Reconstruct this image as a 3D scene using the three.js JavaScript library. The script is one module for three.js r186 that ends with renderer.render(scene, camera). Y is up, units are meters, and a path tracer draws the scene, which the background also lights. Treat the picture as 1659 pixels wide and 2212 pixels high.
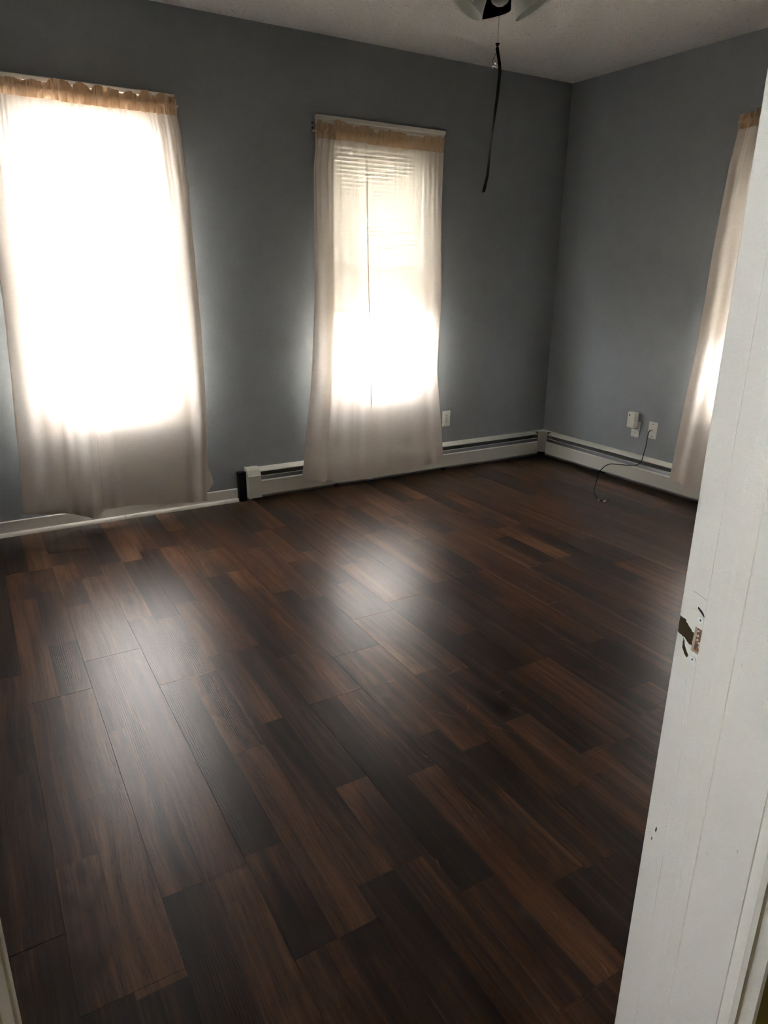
import * as THREE from 'three';
import { RoundedBoxGeometry } from 'three/addons/geometries/RoundedBoxGeometry.js';
import { mergeGeometries } from 'three/addons/utils/BufferGeometryUtils.js';

// ------------------------------------------------------------------ camera, sky, exposure
const scene = new THREE.Scene();
const V = (x, y, z) => new THREE.Vector3(x, y, z);
const camera = new THREE.PerspectiveCamera(2 * Math.atan(1106 / 1535.6) * 180 / Math.PI, 1659 / 2212, 0.02, 200);
{
  const yaw = 0.54644, pitch = 0.32384, roll = 0.01282;
  const fwd = V(Math.sin(yaw) * Math.cos(pitch), -Math.sin(pitch), -Math.cos(yaw) * Math.cos(pitch));
  const right0 = V(Math.cos(yaw), 0, Math.sin(yaw)), up0 = right0.clone().cross(fwd);
  const right = right0.clone().multiplyScalar(Math.cos(roll)).addScaledVector(up0, Math.sin(roll));
  const up = up0.clone().multiplyScalar(Math.cos(roll)).addScaledVector(right0, -Math.sin(roll));
  camera.quaternion.setFromRotationMatrix(new THREE.Matrix4().makeBasis(right, up, fwd.clone().negate()));
  camera.position.set(-4.0504, 1.3904, 4.1902);
}
const SKY = 22;                                         // an even overcast sky
scene.background = new THREE.Color().setRGB(0.95 * SKY, 0.965 * SKY, 1.06 * SKY);
const renderer = new THREE.WebGLRenderer();
renderer.toneMapping = THREE.LinearToneMapping;
renderer.toneMappingExposure = 3.6;
renderer.shadowMap.enabled = true;

// ------------------------------------------------------------------ helpers
let seed = 7;
const rnd = () => { seed = (seed * 1664525 + 1013904223) >>> 0; return seed / 4294967296; };
const lerp = (a, b, t) => a + (b - a) * t;
const clamp = (v, a, b) => Math.min(b, Math.max(a, v));
const smooth = (a, b, v) => { const t = clamp((v - a) / (b - a), 0, 1); return t * t * (3 - 2 * t); };
const TAB = new Float32Array(65536); for (let i = 0; i < 65536; i++) TAB[i] = rnd();
function noise(x, y) {
  const xi = Math.floor(x), yi = Math.floor(y); let fx = x - xi, fy = y - yi;
  fx = fx * fx * (3 - 2 * fx); fy = fy * fy * (3 - 2 * fy);
  const h = (a, b) => TAB[((a * 73 + b * 9277) ^ (b * 31 + (a >> 3))) & 65535];
  const a = h(xi, yi), b = h(xi + 1, yi), c = h(xi, yi + 1), d = h(xi + 1, yi + 1);
  return a + (b - a) * fx + (c - a) * fy + (a - b - c + d) * fx * fy;
}
const fbm = (x, y, n = 3) => { let s = 0, a = 0.5, t = 0; for (let i = 0; i < n; i++) { s += a * noise(x, y); t += a; a *= 0.5; x = x * 2.03 + 17.3; y = y * 2.03 + 5.7; } return s / t; };
const table = (pts) => (y) => {                         // straight interpolation through [y, value] pairs, y falling
  if (y >= pts[0][0]) return pts[0][1];
  for (let i = 1; i < pts.length; i++) if (y >= pts[i][0]) return lerp(pts[i][1], pts[i - 1][1], (y - pts[i][0]) / (pts[i - 1][0] - pts[i][0]));
  return pts[pts.length - 1][1];
};
function dataTex(n, fn, { srgb = false, wrap = true, m = n } = {}) {
  const d = new Uint8Array(n * m * 4);
  for (let j = 0; j < m; j++) for (let i = 0; i < n; i++) {
    const c = fn(i / n, j / m, i, j), o = (j * n + i) * 4;
    if (typeof c === 'number') d[o] = d[o + 1] = d[o + 2] = clamp(c, 0, 1) * 255;
    else { d[o] = clamp(c[0], 0, 255); d[o + 1] = clamp(c[1], 0, 255); d[o + 2] = clamp(c[2], 0, 255); }
    d[o + 3] = 255;
  }
  const t = new THREE.DataTexture(d, n, m, THREE.RGBAFormat);
  if (wrap) t.wrapS = t.wrapT = THREE.RepeatWrapping;
  t.magFilter = THREE.LinearFilter; t.minFilter = THREE.LinearMipmapLinearFilter; t.generateMipmaps = true;
  if (srgb) t.colorSpace = THREE.SRGBColorSpace;
  t.needsUpdate = true;
  return t;
}
const tile = (n, f) => (u, v) => {                      // periodic noise: f cells across the tile
  const x = u * f, y = v * f, s = (a, b) => noise(((a % f) + f) % f + n, ((b % f) + f) % f + n);
  const xi = Math.floor(x), yi = Math.floor(y); let fx = x - xi, fy = y - yi;
  fx = fx * fx * (3 - 2 * fx); fy = fy * fy * (3 - 2 * fy);
  return lerp(lerp(s(xi, yi), s(xi + 1, yi), fx), lerp(s(xi, yi + 1), s(xi + 1, yi + 1), fx), fy);
};
const names = new Map();
const numbered = (n) => { const k = names.get(n) ?? 0; names.set(n, k + 1); return k ? n + '_' + String(k).padStart(3, '0') : n; };
const shadows = (o) => { o.castShadow = true; o.receiveShadow = true; return o; };
function obj(name, geo, m, parent = scene, label) {
  const g = Array.isArray(geo) ? mergeGeometries(geo.map((q) => { const r = q.index ? q.toNonIndexed() : q; for (const k of Object.keys(r.attributes)) if (!['position', 'normal', 'uv'].includes(k)) r.deleteAttribute(k); return r; })) : geo;
  const o = shadows(new THREE.Mesh(g, m)); o.name = parent === scene ? numbered(name) : name; parent.add(o);
  if (label) o.userData.label = label;
  return o;
}
function tag(o, label, category, group, kind) {
  o.userData.label = label; if (category) o.userData.category = category; if (group) o.userData.group = group; if (kind) o.userData.kind = kind; return o;
}
function thing(name, label, category, pos = [0, 0, 0], turn = 0, group) {
  const o = new THREE.Group(); o.name = numbered(name); scene.add(o); o.position.set(...pos); o.rotation.y = turn; return tag(o, label, category, group);
}
function structure(name, geo, m, label) { const o = obj(name, geo, m); o.userData.kind = 'structure'; if (label) o.userData.label = label; return o; }
function structGroup(name, label, pos = [0, 0, 0], turn = 0) { const o = new THREE.Group(); o.name = numbered(name); scene.add(o); o.position.set(...pos); o.rotation.y = turn; o.userData.kind = 'structure'; o.userData.label = label; return o; }
function metreUV(g) {                                   // uv in metres from the face's main axis
  if (g.index) g = g.toNonIndexed();
  const p = g.attributes.position, n = g.attributes.normal, uv = new Float32Array(p.count * 2);
  for (let i = 0; i < p.count; i++) {
    const ax = Math.abs(n.getX(i)), ay = Math.abs(n.getY(i)), az = Math.abs(n.getZ(i));
    const [a, b] = ax > ay && ax > az ? [p.getZ(i), p.getY(i)] : ay > az ? [p.getX(i), p.getZ(i)] : [p.getX(i), p.getY(i)];
    uv[2 * i] = a; uv[2 * i + 1] = b;
  }
  g.setAttribute('uv', new THREE.BufferAttribute(uv, 2)); return g;
}
const bx = (x0, x1, y0, y1, z0, z1) => metreUV(new THREE.BoxGeometry(x1 - x0, y1 - y0, z1 - z0).translate((x0 + x1) / 2, (y0 + y1) / 2, (z0 + z1) / 2));
const rb = (x0, x1, y0, y1, z0, z1, r = 0.003, s = 2) => metreUV(new RoundedBoxGeometry(x1 - x0, y1 - y0, z1 - z0, s, Math.min(r, (x1 - x0) / 2.01, (y1 - y0) / 2.01, (z1 - z0) / 2.01)).translate((x0 + x1) / 2, (y0 + y1) / 2, (z0 + z1) / 2));
function shapeOf(pts) { const s = new THREE.Shape(); pts.forEach(([x, y], i) => i ? s.lineTo(x, y) : s.moveTo(x, y)); s.closePath(); return s; }
function slab(x0, x1, y0, y1, holes, depth) {           // a panel in x, y with rectangular holes, from z = -depth to 0
  const s = shapeOf([[x0, y0], [x1, y0], [x1, y1], [x0, y1]]);
  for (const [a, b, c, d] of holes) { const h = new THREE.Path(); h.moveTo(a, c); h.lineTo(a, d); h.lineTo(b, d); h.lineTo(b, c); h.closePath(); s.holes.push(h); }
  return metreUV(new THREE.ExtrudeGeometry(s, { depth, bevelEnabled: false }).translate(0, 0, -depth));
}
function doorSlab(x0, x1, a, b, top, depth) {          // a wall in x, y with a doorway from a to b
  return metreUV(new THREE.ExtrudeGeometry(shapeOf([[x0, 0], [a, 0], [a, top], [b, top], [b, 0], [x1, 0], [x1, H], [x0, H]]), { depth, bevelEnabled: false }).translate(0, 0, -depth));
}
// a profile of [z, y] points swept along x
const along = (pts, x0, x1) => metreUV(new THREE.ExtrudeGeometry(shapeOf(pts.map(([z, y]) => [-z, y])), { depth: x1 - x0, bevelEnabled: false }).rotateY(Math.PI / 2).translate(x0, 0, 0));
function sheet(pts, t) {                                // a bent metal sheet of thickness t: outline of a polyline
  const n = pts.length, off = pts.map((p, i) => {
    const a = pts[Math.max(0, i - 1)], b = pts[Math.min(n - 1, i + 1)], l = Math.hypot(b[0] - a[0], b[1] - a[1]);
    return [p[0] - (b[1] - a[1]) / l * t, p[1] + (b[0] - a[0]) / l * t];
  });
  return [...pts, ...off.reverse()];
}
const cyl = (r0, r1, h, x, y, z, n = 20) => new THREE.CylinderGeometry(r0, r1, h, n).translate(x, y, z);
const tube = (pts, r, n = 40, k = 8) => new THREE.TubeGeometry(new THREE.CatmullRomCurve3(pts.map((p) => V(...p))), n, r, k);
const rep = (t, s, s2 = s) => { const c = t.clone(); c.repeat.set(1 / s, 1 / s2); c.needsUpdate = true; return c; };

// ------------------------------------------------------------------ materials
const tn1 = tile(3, 16), tn2 = tile(90, 48), tn3 = tile(200, 128), tn4 = tile(330, 240);
const rollerTex = dataTex(512, (u, v) => 0.25 * tn2(u, v) + 0.45 * tn3(u, v) + 0.3 * tn4(u, v));
const wallTone = dataTex(256, (u, v) => { const k = 0.955 + 0.03 * tn1(u, v) + 0.03 * tn3(u, v); return [139 * k, 144 * k, 144 * k]; }, { srgb: true });
const stippleTex = dataTex(1024, (u, v) => { const a = tile(500, 170)(u, v), b = tile(700, 320)(u, v); return 0.5 * Math.pow(a, 1.6) + 0.5 * Math.pow(b, 2); });
const stippleTone = dataTex(1024, (u, v) => { const a = tile(500, 170)(u, v), p = tile(812, 150)(u, v); const k = 0.96 + 0.05 * a - 0.45 * smooth(0.9, 0.97, p); return [246 * k, 243 * k, 238 * k]; }, { srgb: true });
const paintTex = dataTex(512, (u, v) => 0.5 * tile(40, 24)(u, v) + 0.25 * tile(60, 90)(u, v) + 0.25 * tile(75, 200)(u, v));
const std = (o) => new THREE.MeshStandardMaterial(o);
const M = {
  wall: std({ map: rep(wallTone, 1.1), roughness: 0.62, bumpMap: rep(rollerTex, 0.35), bumpScale: 0.0006 }),
  hallWall: std({ color: 0x887a45, roughness: 0.7, bumpMap: rep(rollerTex, 0.35), bumpScale: 0.0005 }),
  ceiling: std({ map: rep(stippleTone, 0.8), roughness: 0.95, bumpMap: rep(stippleTex, 0.8), bumpScale: 0.008 }),
  trim: std({ color: 0xdfdacf, roughness: 0.38, bumpMap: rep(paintTex, 0.22), bumpScale: 0.0007 }),
  sash: std({ color: 0xe6e6e2, roughness: 0.4 }),
  heater: std({ color: 0xd6d4c8, roughness: 0.42, bumpMap: rep(paintTex, 0.3), bumpScale: 0.0003 }),
  galvanizedShade: std({ color: 0x6f6f6e, roughness: 0.5, metalness: 0.85 }),  // bare metal, toned dark so the heater slots read as deep shade
  fin: std({ color: 0x77777a, roughness: 0.45, metalness: 0.7 }),
  block: std({ color: 0x14171d, roughness: 0.7 }),
  plastic: std({ color: 0xe2dfd4, roughness: 0.35 }),
  slot: std({ color: 0x15130f, roughness: 0.6 }),
  screw: std({ color: 0x3a342c, roughness: 0.45, metalness: 0.6 }),
  black: std({ color: 0x0d0d0f, roughness: 0.55 }),
  ribbon: std({ color: 0x0b0a0c, roughness: 0.7, side: THREE.DoubleSide }),
  blade: std({ color: 0x0b0b0c, roughness: 0.55 }),
  fanWhite: std({ color: 0xd9dad4, roughness: 0.35 }),
  frosted: new THREE.MeshPhysicalMaterial({ color: 0xe6e9e2, roughness: 0.95, transmission: 0.35, thickness: 0, side: THREE.DoubleSide }),
  chain: std({ color: 0x6b6252, roughness: 0.35, metalness: 0.9 }),
  crystal: new THREE.MeshPhysicalMaterial({ color: 0xffffff, roughness: 0.02, transmission: 1, thickness: 0.02, ior: 1.5 }),
  pane: new THREE.MeshPhysicalMaterial({ color: 0xf4f7f6, roughness: 0.0, transmission: 1, thickness: 0 }),
  slat: new THREE.MeshPhysicalMaterial({ color: 0xe9e6da, roughness: 1, transmission: 0.02, thickness: 0, side: THREE.DoubleSide }),
  rod: std({ color: 0xd6d2c8, roughness: 0.4 }),
  subfloor: std({ color: 0x2a211b, roughness: 0.9 }),
  bareMetal: std({ color: 0x4a3d26, roughness: 0.5, metalness: 0.5 }),
  hallFloor: std({ color: 0x4a3526, roughness: 0.5 }),
  ground: std({ color: 0x75736f, roughness: 1 }),
  brass: std({ color: 0xc9c0a8, roughness: 0.3, metalness: 0.8 }),
  darkSpot: std({ color: 0x3b3a38, roughness: 0.3 }),
};
// a sheer cream weave: thin slubs across, finer threads down
const weave = dataTex(512, (u, v) => {
  const s = tile(20, 8)(u, v) * 0.3 + 0.7, slub = noise(u * 9 + 3, v * 400) * 0.6 + noise(u * 40, v * 512) * 0.4, thr = noise(u * 512, v * 30);
  const k = 0.9 + 0.07 * slub * s + 0.04 * thr; return [246 * k, 235 * k, 223 * k];
}, { srgb: true });
M.cloth = new THREE.MeshPhysicalMaterial({ map: rep(weave, 0.35), roughness: 0.72, transmission: 0.29, thickness: 0, side: THREE.DoubleSide });
M.heading = new THREE.MeshPhysicalMaterial({ color: 0xd4b898, roughness: 0.93, transmission: 0.38, thickness: 0, side: THREE.DoubleSide });  // same cream cloth, tinted tan to paint in light filtered through gathered layers

// ------------------------------------------------------------------ the room shell
const RX0 = -4.40, RZ1 = 3.70, H = 2.668, TH = 0.15;
const WIN = { 1: [-3.63, -2.94, 0.65, 2.15], 2: [-1.897, -1.207, 0.65, 2.15], 3: [1.495, 2.185, 0.65, 2.15] };
const HX0 = -5.6, HX1 = -2.5, HZ0 = 3.836, HZ1 = 5.2;
const DOOR = { x0: -4.0815, x1: -3.30, h: 2.03 };
structure('wall_back', slab(RX0 - TH, TH, 0, H, [WIN[1], WIN[2]], TH), M.wall, 'blue-grey painted wall with two curtained windows');
structure('wall_right', slab(-0.0, RZ1 + 0.136, 0, H, [WIN[3]], TH).rotateY(-Math.PI / 2), M.wall, 'blue-grey painted wall with the plug-in unit and cable plate');
structure('wall_left', bx(RX0 - TH, RX0, 0, H, 0, RZ1), M.wall, 'blue-grey painted side wall');
structure('wall_front', doorSlab(RX0, 0, DOOR.x0 - 0.02, DOOR.x1 + 0.02, DOOR.h + 0.02, 0.066).translate(0, 0, RZ1 + 0.066), M.wall, 'blue-grey wall around the doorway, room side');
structure('wall_hall_front', doorSlab(HX0, HX1, DOOR.x0 - 0.02, DOOR.x1 + 0.02, DOOR.h + 0.02, 0.07).translate(0, 0, HZ0), M.hallWall, 'olive yellow hall wall around the doorway');
structure('wall_hall_back', bx(HX0, HX1, 0, H, HZ1, HZ1 + 0.1), M.hallWall, 'olive yellow hall wall behind the viewer');
structure('wall_hall_right', bx(HX1, HX1 + 0.1, 0, H, HZ0 - 0.07, HZ1 + 0.1), M.hallWall, 'olive yellow end wall of the hall');
structure('wall_hall_left', slab(HZ0 - 0.07, HZ1 + 0.1, 0, H, [[4.2, 4.7, 1.5, 2.0]], 0.1).rotateY(-Math.PI / 2).translate(HX0 - 0.1, 0, 0), M.hallWall, 'olive yellow end wall of the hall with its window');
structure('ceiling', bx(HX0 - 0.1, TH, H, H + 0.12, -TH, HZ1 + 0.1), M.ceiling, 'white stippled ceiling');
structure('floor_hall', bx(HX0 - 0.1, HX1 + 0.1, -0.06, 0, RZ1, HZ1 + 0.1), M.hallFloor, 'dark wooden hall floor');
structure('ground', bx(-40, 40, -1.1, -1.0, -40, 40), M.ground, 'ground outside the house');

// ------------------------------------------------------------------ floor: laminate boards, each printed with two rows of wood strips
// one row per strip, from the left wall on: [start z, tone there, tone at the strip's end, ...], tone 0 = nearly black, 3 = tan
const STRIPS = [
  [0, 1, 1, 0.4, 1.8, 1.8, 0.92, 1.3, 1.3, 1.62, 2.4, 2.4, 2.14, 1.9, 1.9, 2.83, 2.4, 2.6],
  [0, 1.4, 1.4, 0.4, 1.9, 1.9, 0.92, 1.7, 1.7, 1.62, 2.1, 2.1, 2.23, 2.3, 2.3, 2.83, 2.2, 2.2],
  [0, 2.5, 2.1, 0.39, 1.7, 1.7, 0.96, 1.7, 1.7, 1.6, 0.3, 0.3, 2.14, 0.2, 0.2, 2.81, 1.6, 1.8],
  [0, 2.3, 1.8, 0.39, 1.6, 1.6, 1.18, 1.1, 0.8, 1.6, 0.9, 0.9, 2.19, 1.4, 1.4, 2.82, 1.1, 1.3],
  [0, 0.3, 0, 0.59, 2, 1, 0.93, 2.6, 2.9, 1.81, 1.5, 1.8, 2.61, 2.5, 1.9, 3.03, 1.1, 1],
  [0, 3, 3, 0.6, 1, 2, 1.42, 0.7, 1, 1.81, 2.5, 2.5, 2.39, 2.3, 2.3, 3.05, 0.8, 0.3],
  [0, 1.1, 1.7, 0.4, 1.5, 1.5, 0.58, 2.4, 0.6, 1.1, 2, 2.1, 1.62, 1.4, 1.4, 2.11, 1.8, 1.8, 2.83, 0.8, 1],
  [0, 1.8, 1.6, 0.4, 2, 2.2, 0.81, 2.6, 2.1, 1.62, 1.7, 1.7, 2.11, 2, 2, 2.84, 2.6, 2.8],
  [0, 0.6, 0.6, 0.68, 2.8, 2.8, 1.36, 2.3, 2.3, 1.92, 0.3, 0.4, 2.81, 1.9, 0.6, 3.13, 2.2, 1.7],
  [0, 3, 3, 0.7, 1, 1, 1.41, 2.1, 2.1, 1.92, 2.2, 2.2, 2.41, 2.6, 2.6, 3.13, 0.8, 1],
  [0, 2.2, 2.5, 0.59, 1.2, 0.9, 1.3, 2, 2.2, 1.81, 1.8, 2.5, 2.31, 1, 2.5, 3.03, 0.8, 0.3],
  [0, 0.5, 1, 0.59, 3, 2.4, 1.03, 2.4, 2.2, 1.82, 0.8, 0.6, 2.7, 2.6, 0.6, 3.03, 2, 1.7],
  [0, 2.7, 2.5, 0.36, 1.8, 2.4, 1.09, 0.7, 0.3, 1.95, 2.3, 2.2, 2.29, 0.8, 0.4, 3.17, 2, 1.6, 3.5, 1.3, 1],
  [0, 1.3, 0.8, 0.74, 3, 2.2, 1.07, 3, 2.2, 1.54, 1.8, 2.1, 2.29, 2.8, 1, 2.76, 2.4, 2.7, 3.5, 1.4, 1.3],
  [0, 1.3, 1.6, 0.83, 1.9, 2.4, 1.41, 0.8, 2.2, 2.05, 1.8, 2, 2.62, 1, 2.6, 3.26, 0.8, 0.3],
  [0, 1.5, 1.2, 0.83, 2.7, 2.4, 1.54, 1, 1.1, 2.05, 2.3, 2.3, 2.75, 0.6, 2, 3.27, 1.2, 1.3],
  [0, 0.7, 0.5, 0.6, 3.2, 3.2, 1.1, 1.8, 2, 1.81, 3, 3, 2.31, 1.3, 2.4, 3.04, 1, 0.5],
  [0, 2.6, 2.5, 0.6, 1, 1, 1.01, 2.3, 0.9, 1.46, 2.4, 1.9, 1.81, 2.1, 2.2, 2.37, 0.5, 0.3, 2.7, 2.6, 2.8, 3.03, 2.3, 2.6],
  [0, 0.9, 0.7, 0.53, 1.2, 1.5, 1.27, 2.4, 2.8, 1.75, 0.4, 0.4, 2.28, 0.8, 0.8, 2.94, 2.4, 2.2],
  [0, 2.1, 2.5, 0.54, 1.3, 1.3, 1.23, 2, 2, 1.75, 1.2, 1.9, 2.15, 0.8, 0.8, 2.46, 2.4, 2.4, 2.96, 1.1, 1.1],
  [0, 2.1, 2.5, 0.47, 1.3, 1.3, 1.01, 1.3, 1.3, 1.67, 0.5, 1, 2.46, 2.6, 2.1, 2.89, 1.7, 1.9],
  [0, 1.4, 1.5, 0.46, 2, 2.1, 0.61, 2.9, 1.5, 0.94, 2.9, 2.7, 1.67, 1, 1, 2.19, 0.8, 0.8, 2.9, 2, 1.7],
  [0, 1.5, 2, 0.46, 0.4, 0.8, 0.92, 2, 1.5, 1.67, 0.9, 0.8, 1.95, 2, 0.6, 2.77, 2.2, 2.6],
  [0, 2.3, 1.9, 0.51, 2.9, 2.9, 1.14, 1.2, 1.2, 1.67, 2.1, 2, 2.46, 0.8, 0.3, 2.89, 2.2, 2.4],
  [0, 2.6, 3, 0.75, 2, 1.9, 0.9, 2, 2.5, 1.46, 1.1, 1.3, 2.12, 2, 2, 2.79, 2.4, 2.4, 3.33, 1.3, 1.6],
  [0, 1.7, 2, 0.9, 0.8, 0.8, 1.14, 2.8, 2.3, 2.12, 1.5, 1.5, 2.67, 1.5, 1.5, 3.33, 1.8, 2],
  [0, 0.7, 1, 0.55, 2.1, 1.5, 0.87, 2.8, 2.2, 1.75, 1, 1, 2.33, 1, 1, 2.97, 2, 1.8],
  [0, 3, 3, 0.54, 1.5, 2.1, 1.35, 0.7, 0.8, 1.75, 2.2, 2.2, 2.37, 2, 2, 2.97, 1.9, 2],
  [0, 0.6, 0.8, 0.91, 2.2, 2, 1.04, 0.8, 0.7, 1.23, 2.2, 3, 1.74, 1.2, 1.6, 2.45, 1, 1, 3.07, 0.8, 0.8, 3.67, 0.8, 0.5],
  [0, 2.1, 1.8, 0.5, 2.4, 2.6, 1.24, 1, 0.8, 2.13, 1.6, 1.8, 2.45, 1.9, 1.9, 3.12, 2.4, 2.4, 3.67, 1.3, 1.5],
  [0, 1.4, 1.7, 0.71, 1, 1, 1.24, 1.1, 1.1, 1.93, 2, 2, 2.59, 2.3, 2.3, 3.15, 2.1, 2.1],
  [0, 2.1, 2.1, 0.71, 2.1, 2, 1.6, 1, 0.5, 1.93, 1.7, 1.7, 2.59, 2.1, 2.1, 3.15, 2.2, 2.2],
  [0, 2.3, 1.8, 0.3, 1.9, 1.9, 0.86, 1.5, 1.5, 1.49, 2.4, 2.4, 2.14, 1.9, 1.9, 2.73, 1.6, 1.6, 3.31, 1.5, 1.5],
  [0, 1, 1.2, 0.3, 1.9, 1.9, 0.97, 2, 2, 1.62, 1, 1, 2.09, 0.9, 0.9, 2.73, 1.7, 1.7, 3.17, 2.1, 2.1],
  [0, 0.5, 1, 0.83, 2, 2, 1.27, 1.2, 1.2, 1.87, 0.7, 0.7, 2.48, 2.5, 2.5, 3.21, 1.9, 1.9, 3.7, 1.7, 1.3],
  [0, 1.5, 1.5, 0.69, 1.2, 1.2, 1.27, 1.7, 1.7, 1.82, 1.5, 1.5, 2.48, 2.3, 2.3, 3.07, 2.6, 2.6, 3.7, 1.5, 1.8],
  [0, 2.5, 1.9, 0.62, 0.9, 1.2, 0.92, 1.8, 1.6, 1.83, 1.7, 1.7, 2.33, 1.1, 1.1, 3.05, 1.2, 1],
  [0, 2.1, 2.2, 0.62, 0.8, 0.8, 1.21, 0.5, 0.5, 1.83, 2.3, 2.3, 2.41, 2.7, 2.7, 3.05, 2.3, 2.7],
  [0, 1.5, 1.8, 0.2, 1.4, 1.4, 0.83, 1, 1, 1.42, 0.9, 0.9, 2.1, 1.1, 1.1, 2.63, 2.4, 2.4, 3.1, 2.3, 2.3],
  [0, 2.3, 2.7, 0.2, 2.4, 2.4, 0.85, 2.6, 2.6, 1.42, 1.4, 1.4, 1.97, 1.1, 1.1, 2.63, 2, 2, 3.23, 1.8, 1.8],
  [0, 1.7, 1.6, 0.8, 2.4, 2.4, 1.41, 2, 2, 2.02, 1.1, 1.1, 2.62, 1.6, 1.6, 3.23, 1.4, 1],
  [0, 1.8, 1.7, 0.8, 1, 1, 1.38, 0.5, 0.5, 2.02, 1.8, 1.8, 2.72, 1.8, 1.8, 3.23, 2.3, 2.7],
  [0, 2.2, 2.1, 0.45, 1.7, 1.7, 1.04, 1.6, 1.6, 1.67, 0.9, 0.9, 2.21, 1.2, 1.2, 2.88, 0.8, 0.8],
  [0, 2, 1.9, 0.45, 1.4, 1.4, 0.98, 1.6, 1.6, 1.67, 0.8, 0.8, 2.28, 0.9, 0.9, 2.88, 2.3, 2.2],
];
const BW = 0.2075, BL = 1.215, S0 = -4.005, SKEW = 0.022;              // board width and length, first seam, the boards' small skew
const PHASE = [0.4, 0.385, 0.6, 0.4, 0.7, 0.6, 1.075, 0.835, 0.6, 0.53, 0.455, 0.455, 0.9, 0.54, 0.02, 0.715, 0.3, 0.05, 0.62, 0.2, 0.8, 0.45];
const RAMP = [[29, 22, 19], [45, 32, 26], [70, 47, 34], [97, 67, 47], [117, 84, 58]];
const ramp = (t) => { t = clamp(t, 0, 3.999); const i = Math.floor(t), f = t - i; return [0, 1, 2].map((c) => lerp(RAMP[i][c], RAMP[i + 1][c], f)); };
// pale scratches: world x, z of both ends
const SCRATCH = [
  [-3.001, 2.903, -3.042, 3.085], [-3.198, 3.055, -3.199, 3.078], [-2.736, 2.668, -2.673, 2.765], [-2.844, 2.520, -2.784, 2.606], [-2.604, 2.641, -2.576, 2.684],
  [-2.583, 2.549, -2.541, 2.549], [-2.664, 2.365, -2.586, 2.351], [-2.087, 2.221, -2.076, 2.308], [-2.117, 2.378, -2.062, 2.387], [-1.883, 1.925, -1.879, 2.092],
  [-1.883, 1.925, -1.839, 1.894], [-3.031, 2.330, -3.024, 2.420], [-2.996, 2.687, -2.986, 2.787], [-3.057, 3.471, -3.063, 3.496], [-2.377, 1.789, -2.335, 1.871],
  [-2.354, 1.936, -2.349, 2.001], [-2.740, 2.584, -2.704, 2.556], [-3.055, 3.321, -3.056, 3.339], [-3.035, 2.288, -2.974, 2.275], [-2.878, 2.298, -2.844, 2.299],
];
function stripAt(i, z) {
  const r = STRIPS[i]; let k = 0; while (k + 3 < r.length && r[k + 3] <= z) k += 3;
  const z0 = r[k], z1 = k + 3 < r.length ? r[k + 3] : 3.8;
  return [r[k + 1], r[k + 2], (z - z0) / (z1 - z0), (i * 7.31 + z0 * 13.7) % 97];
}
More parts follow.
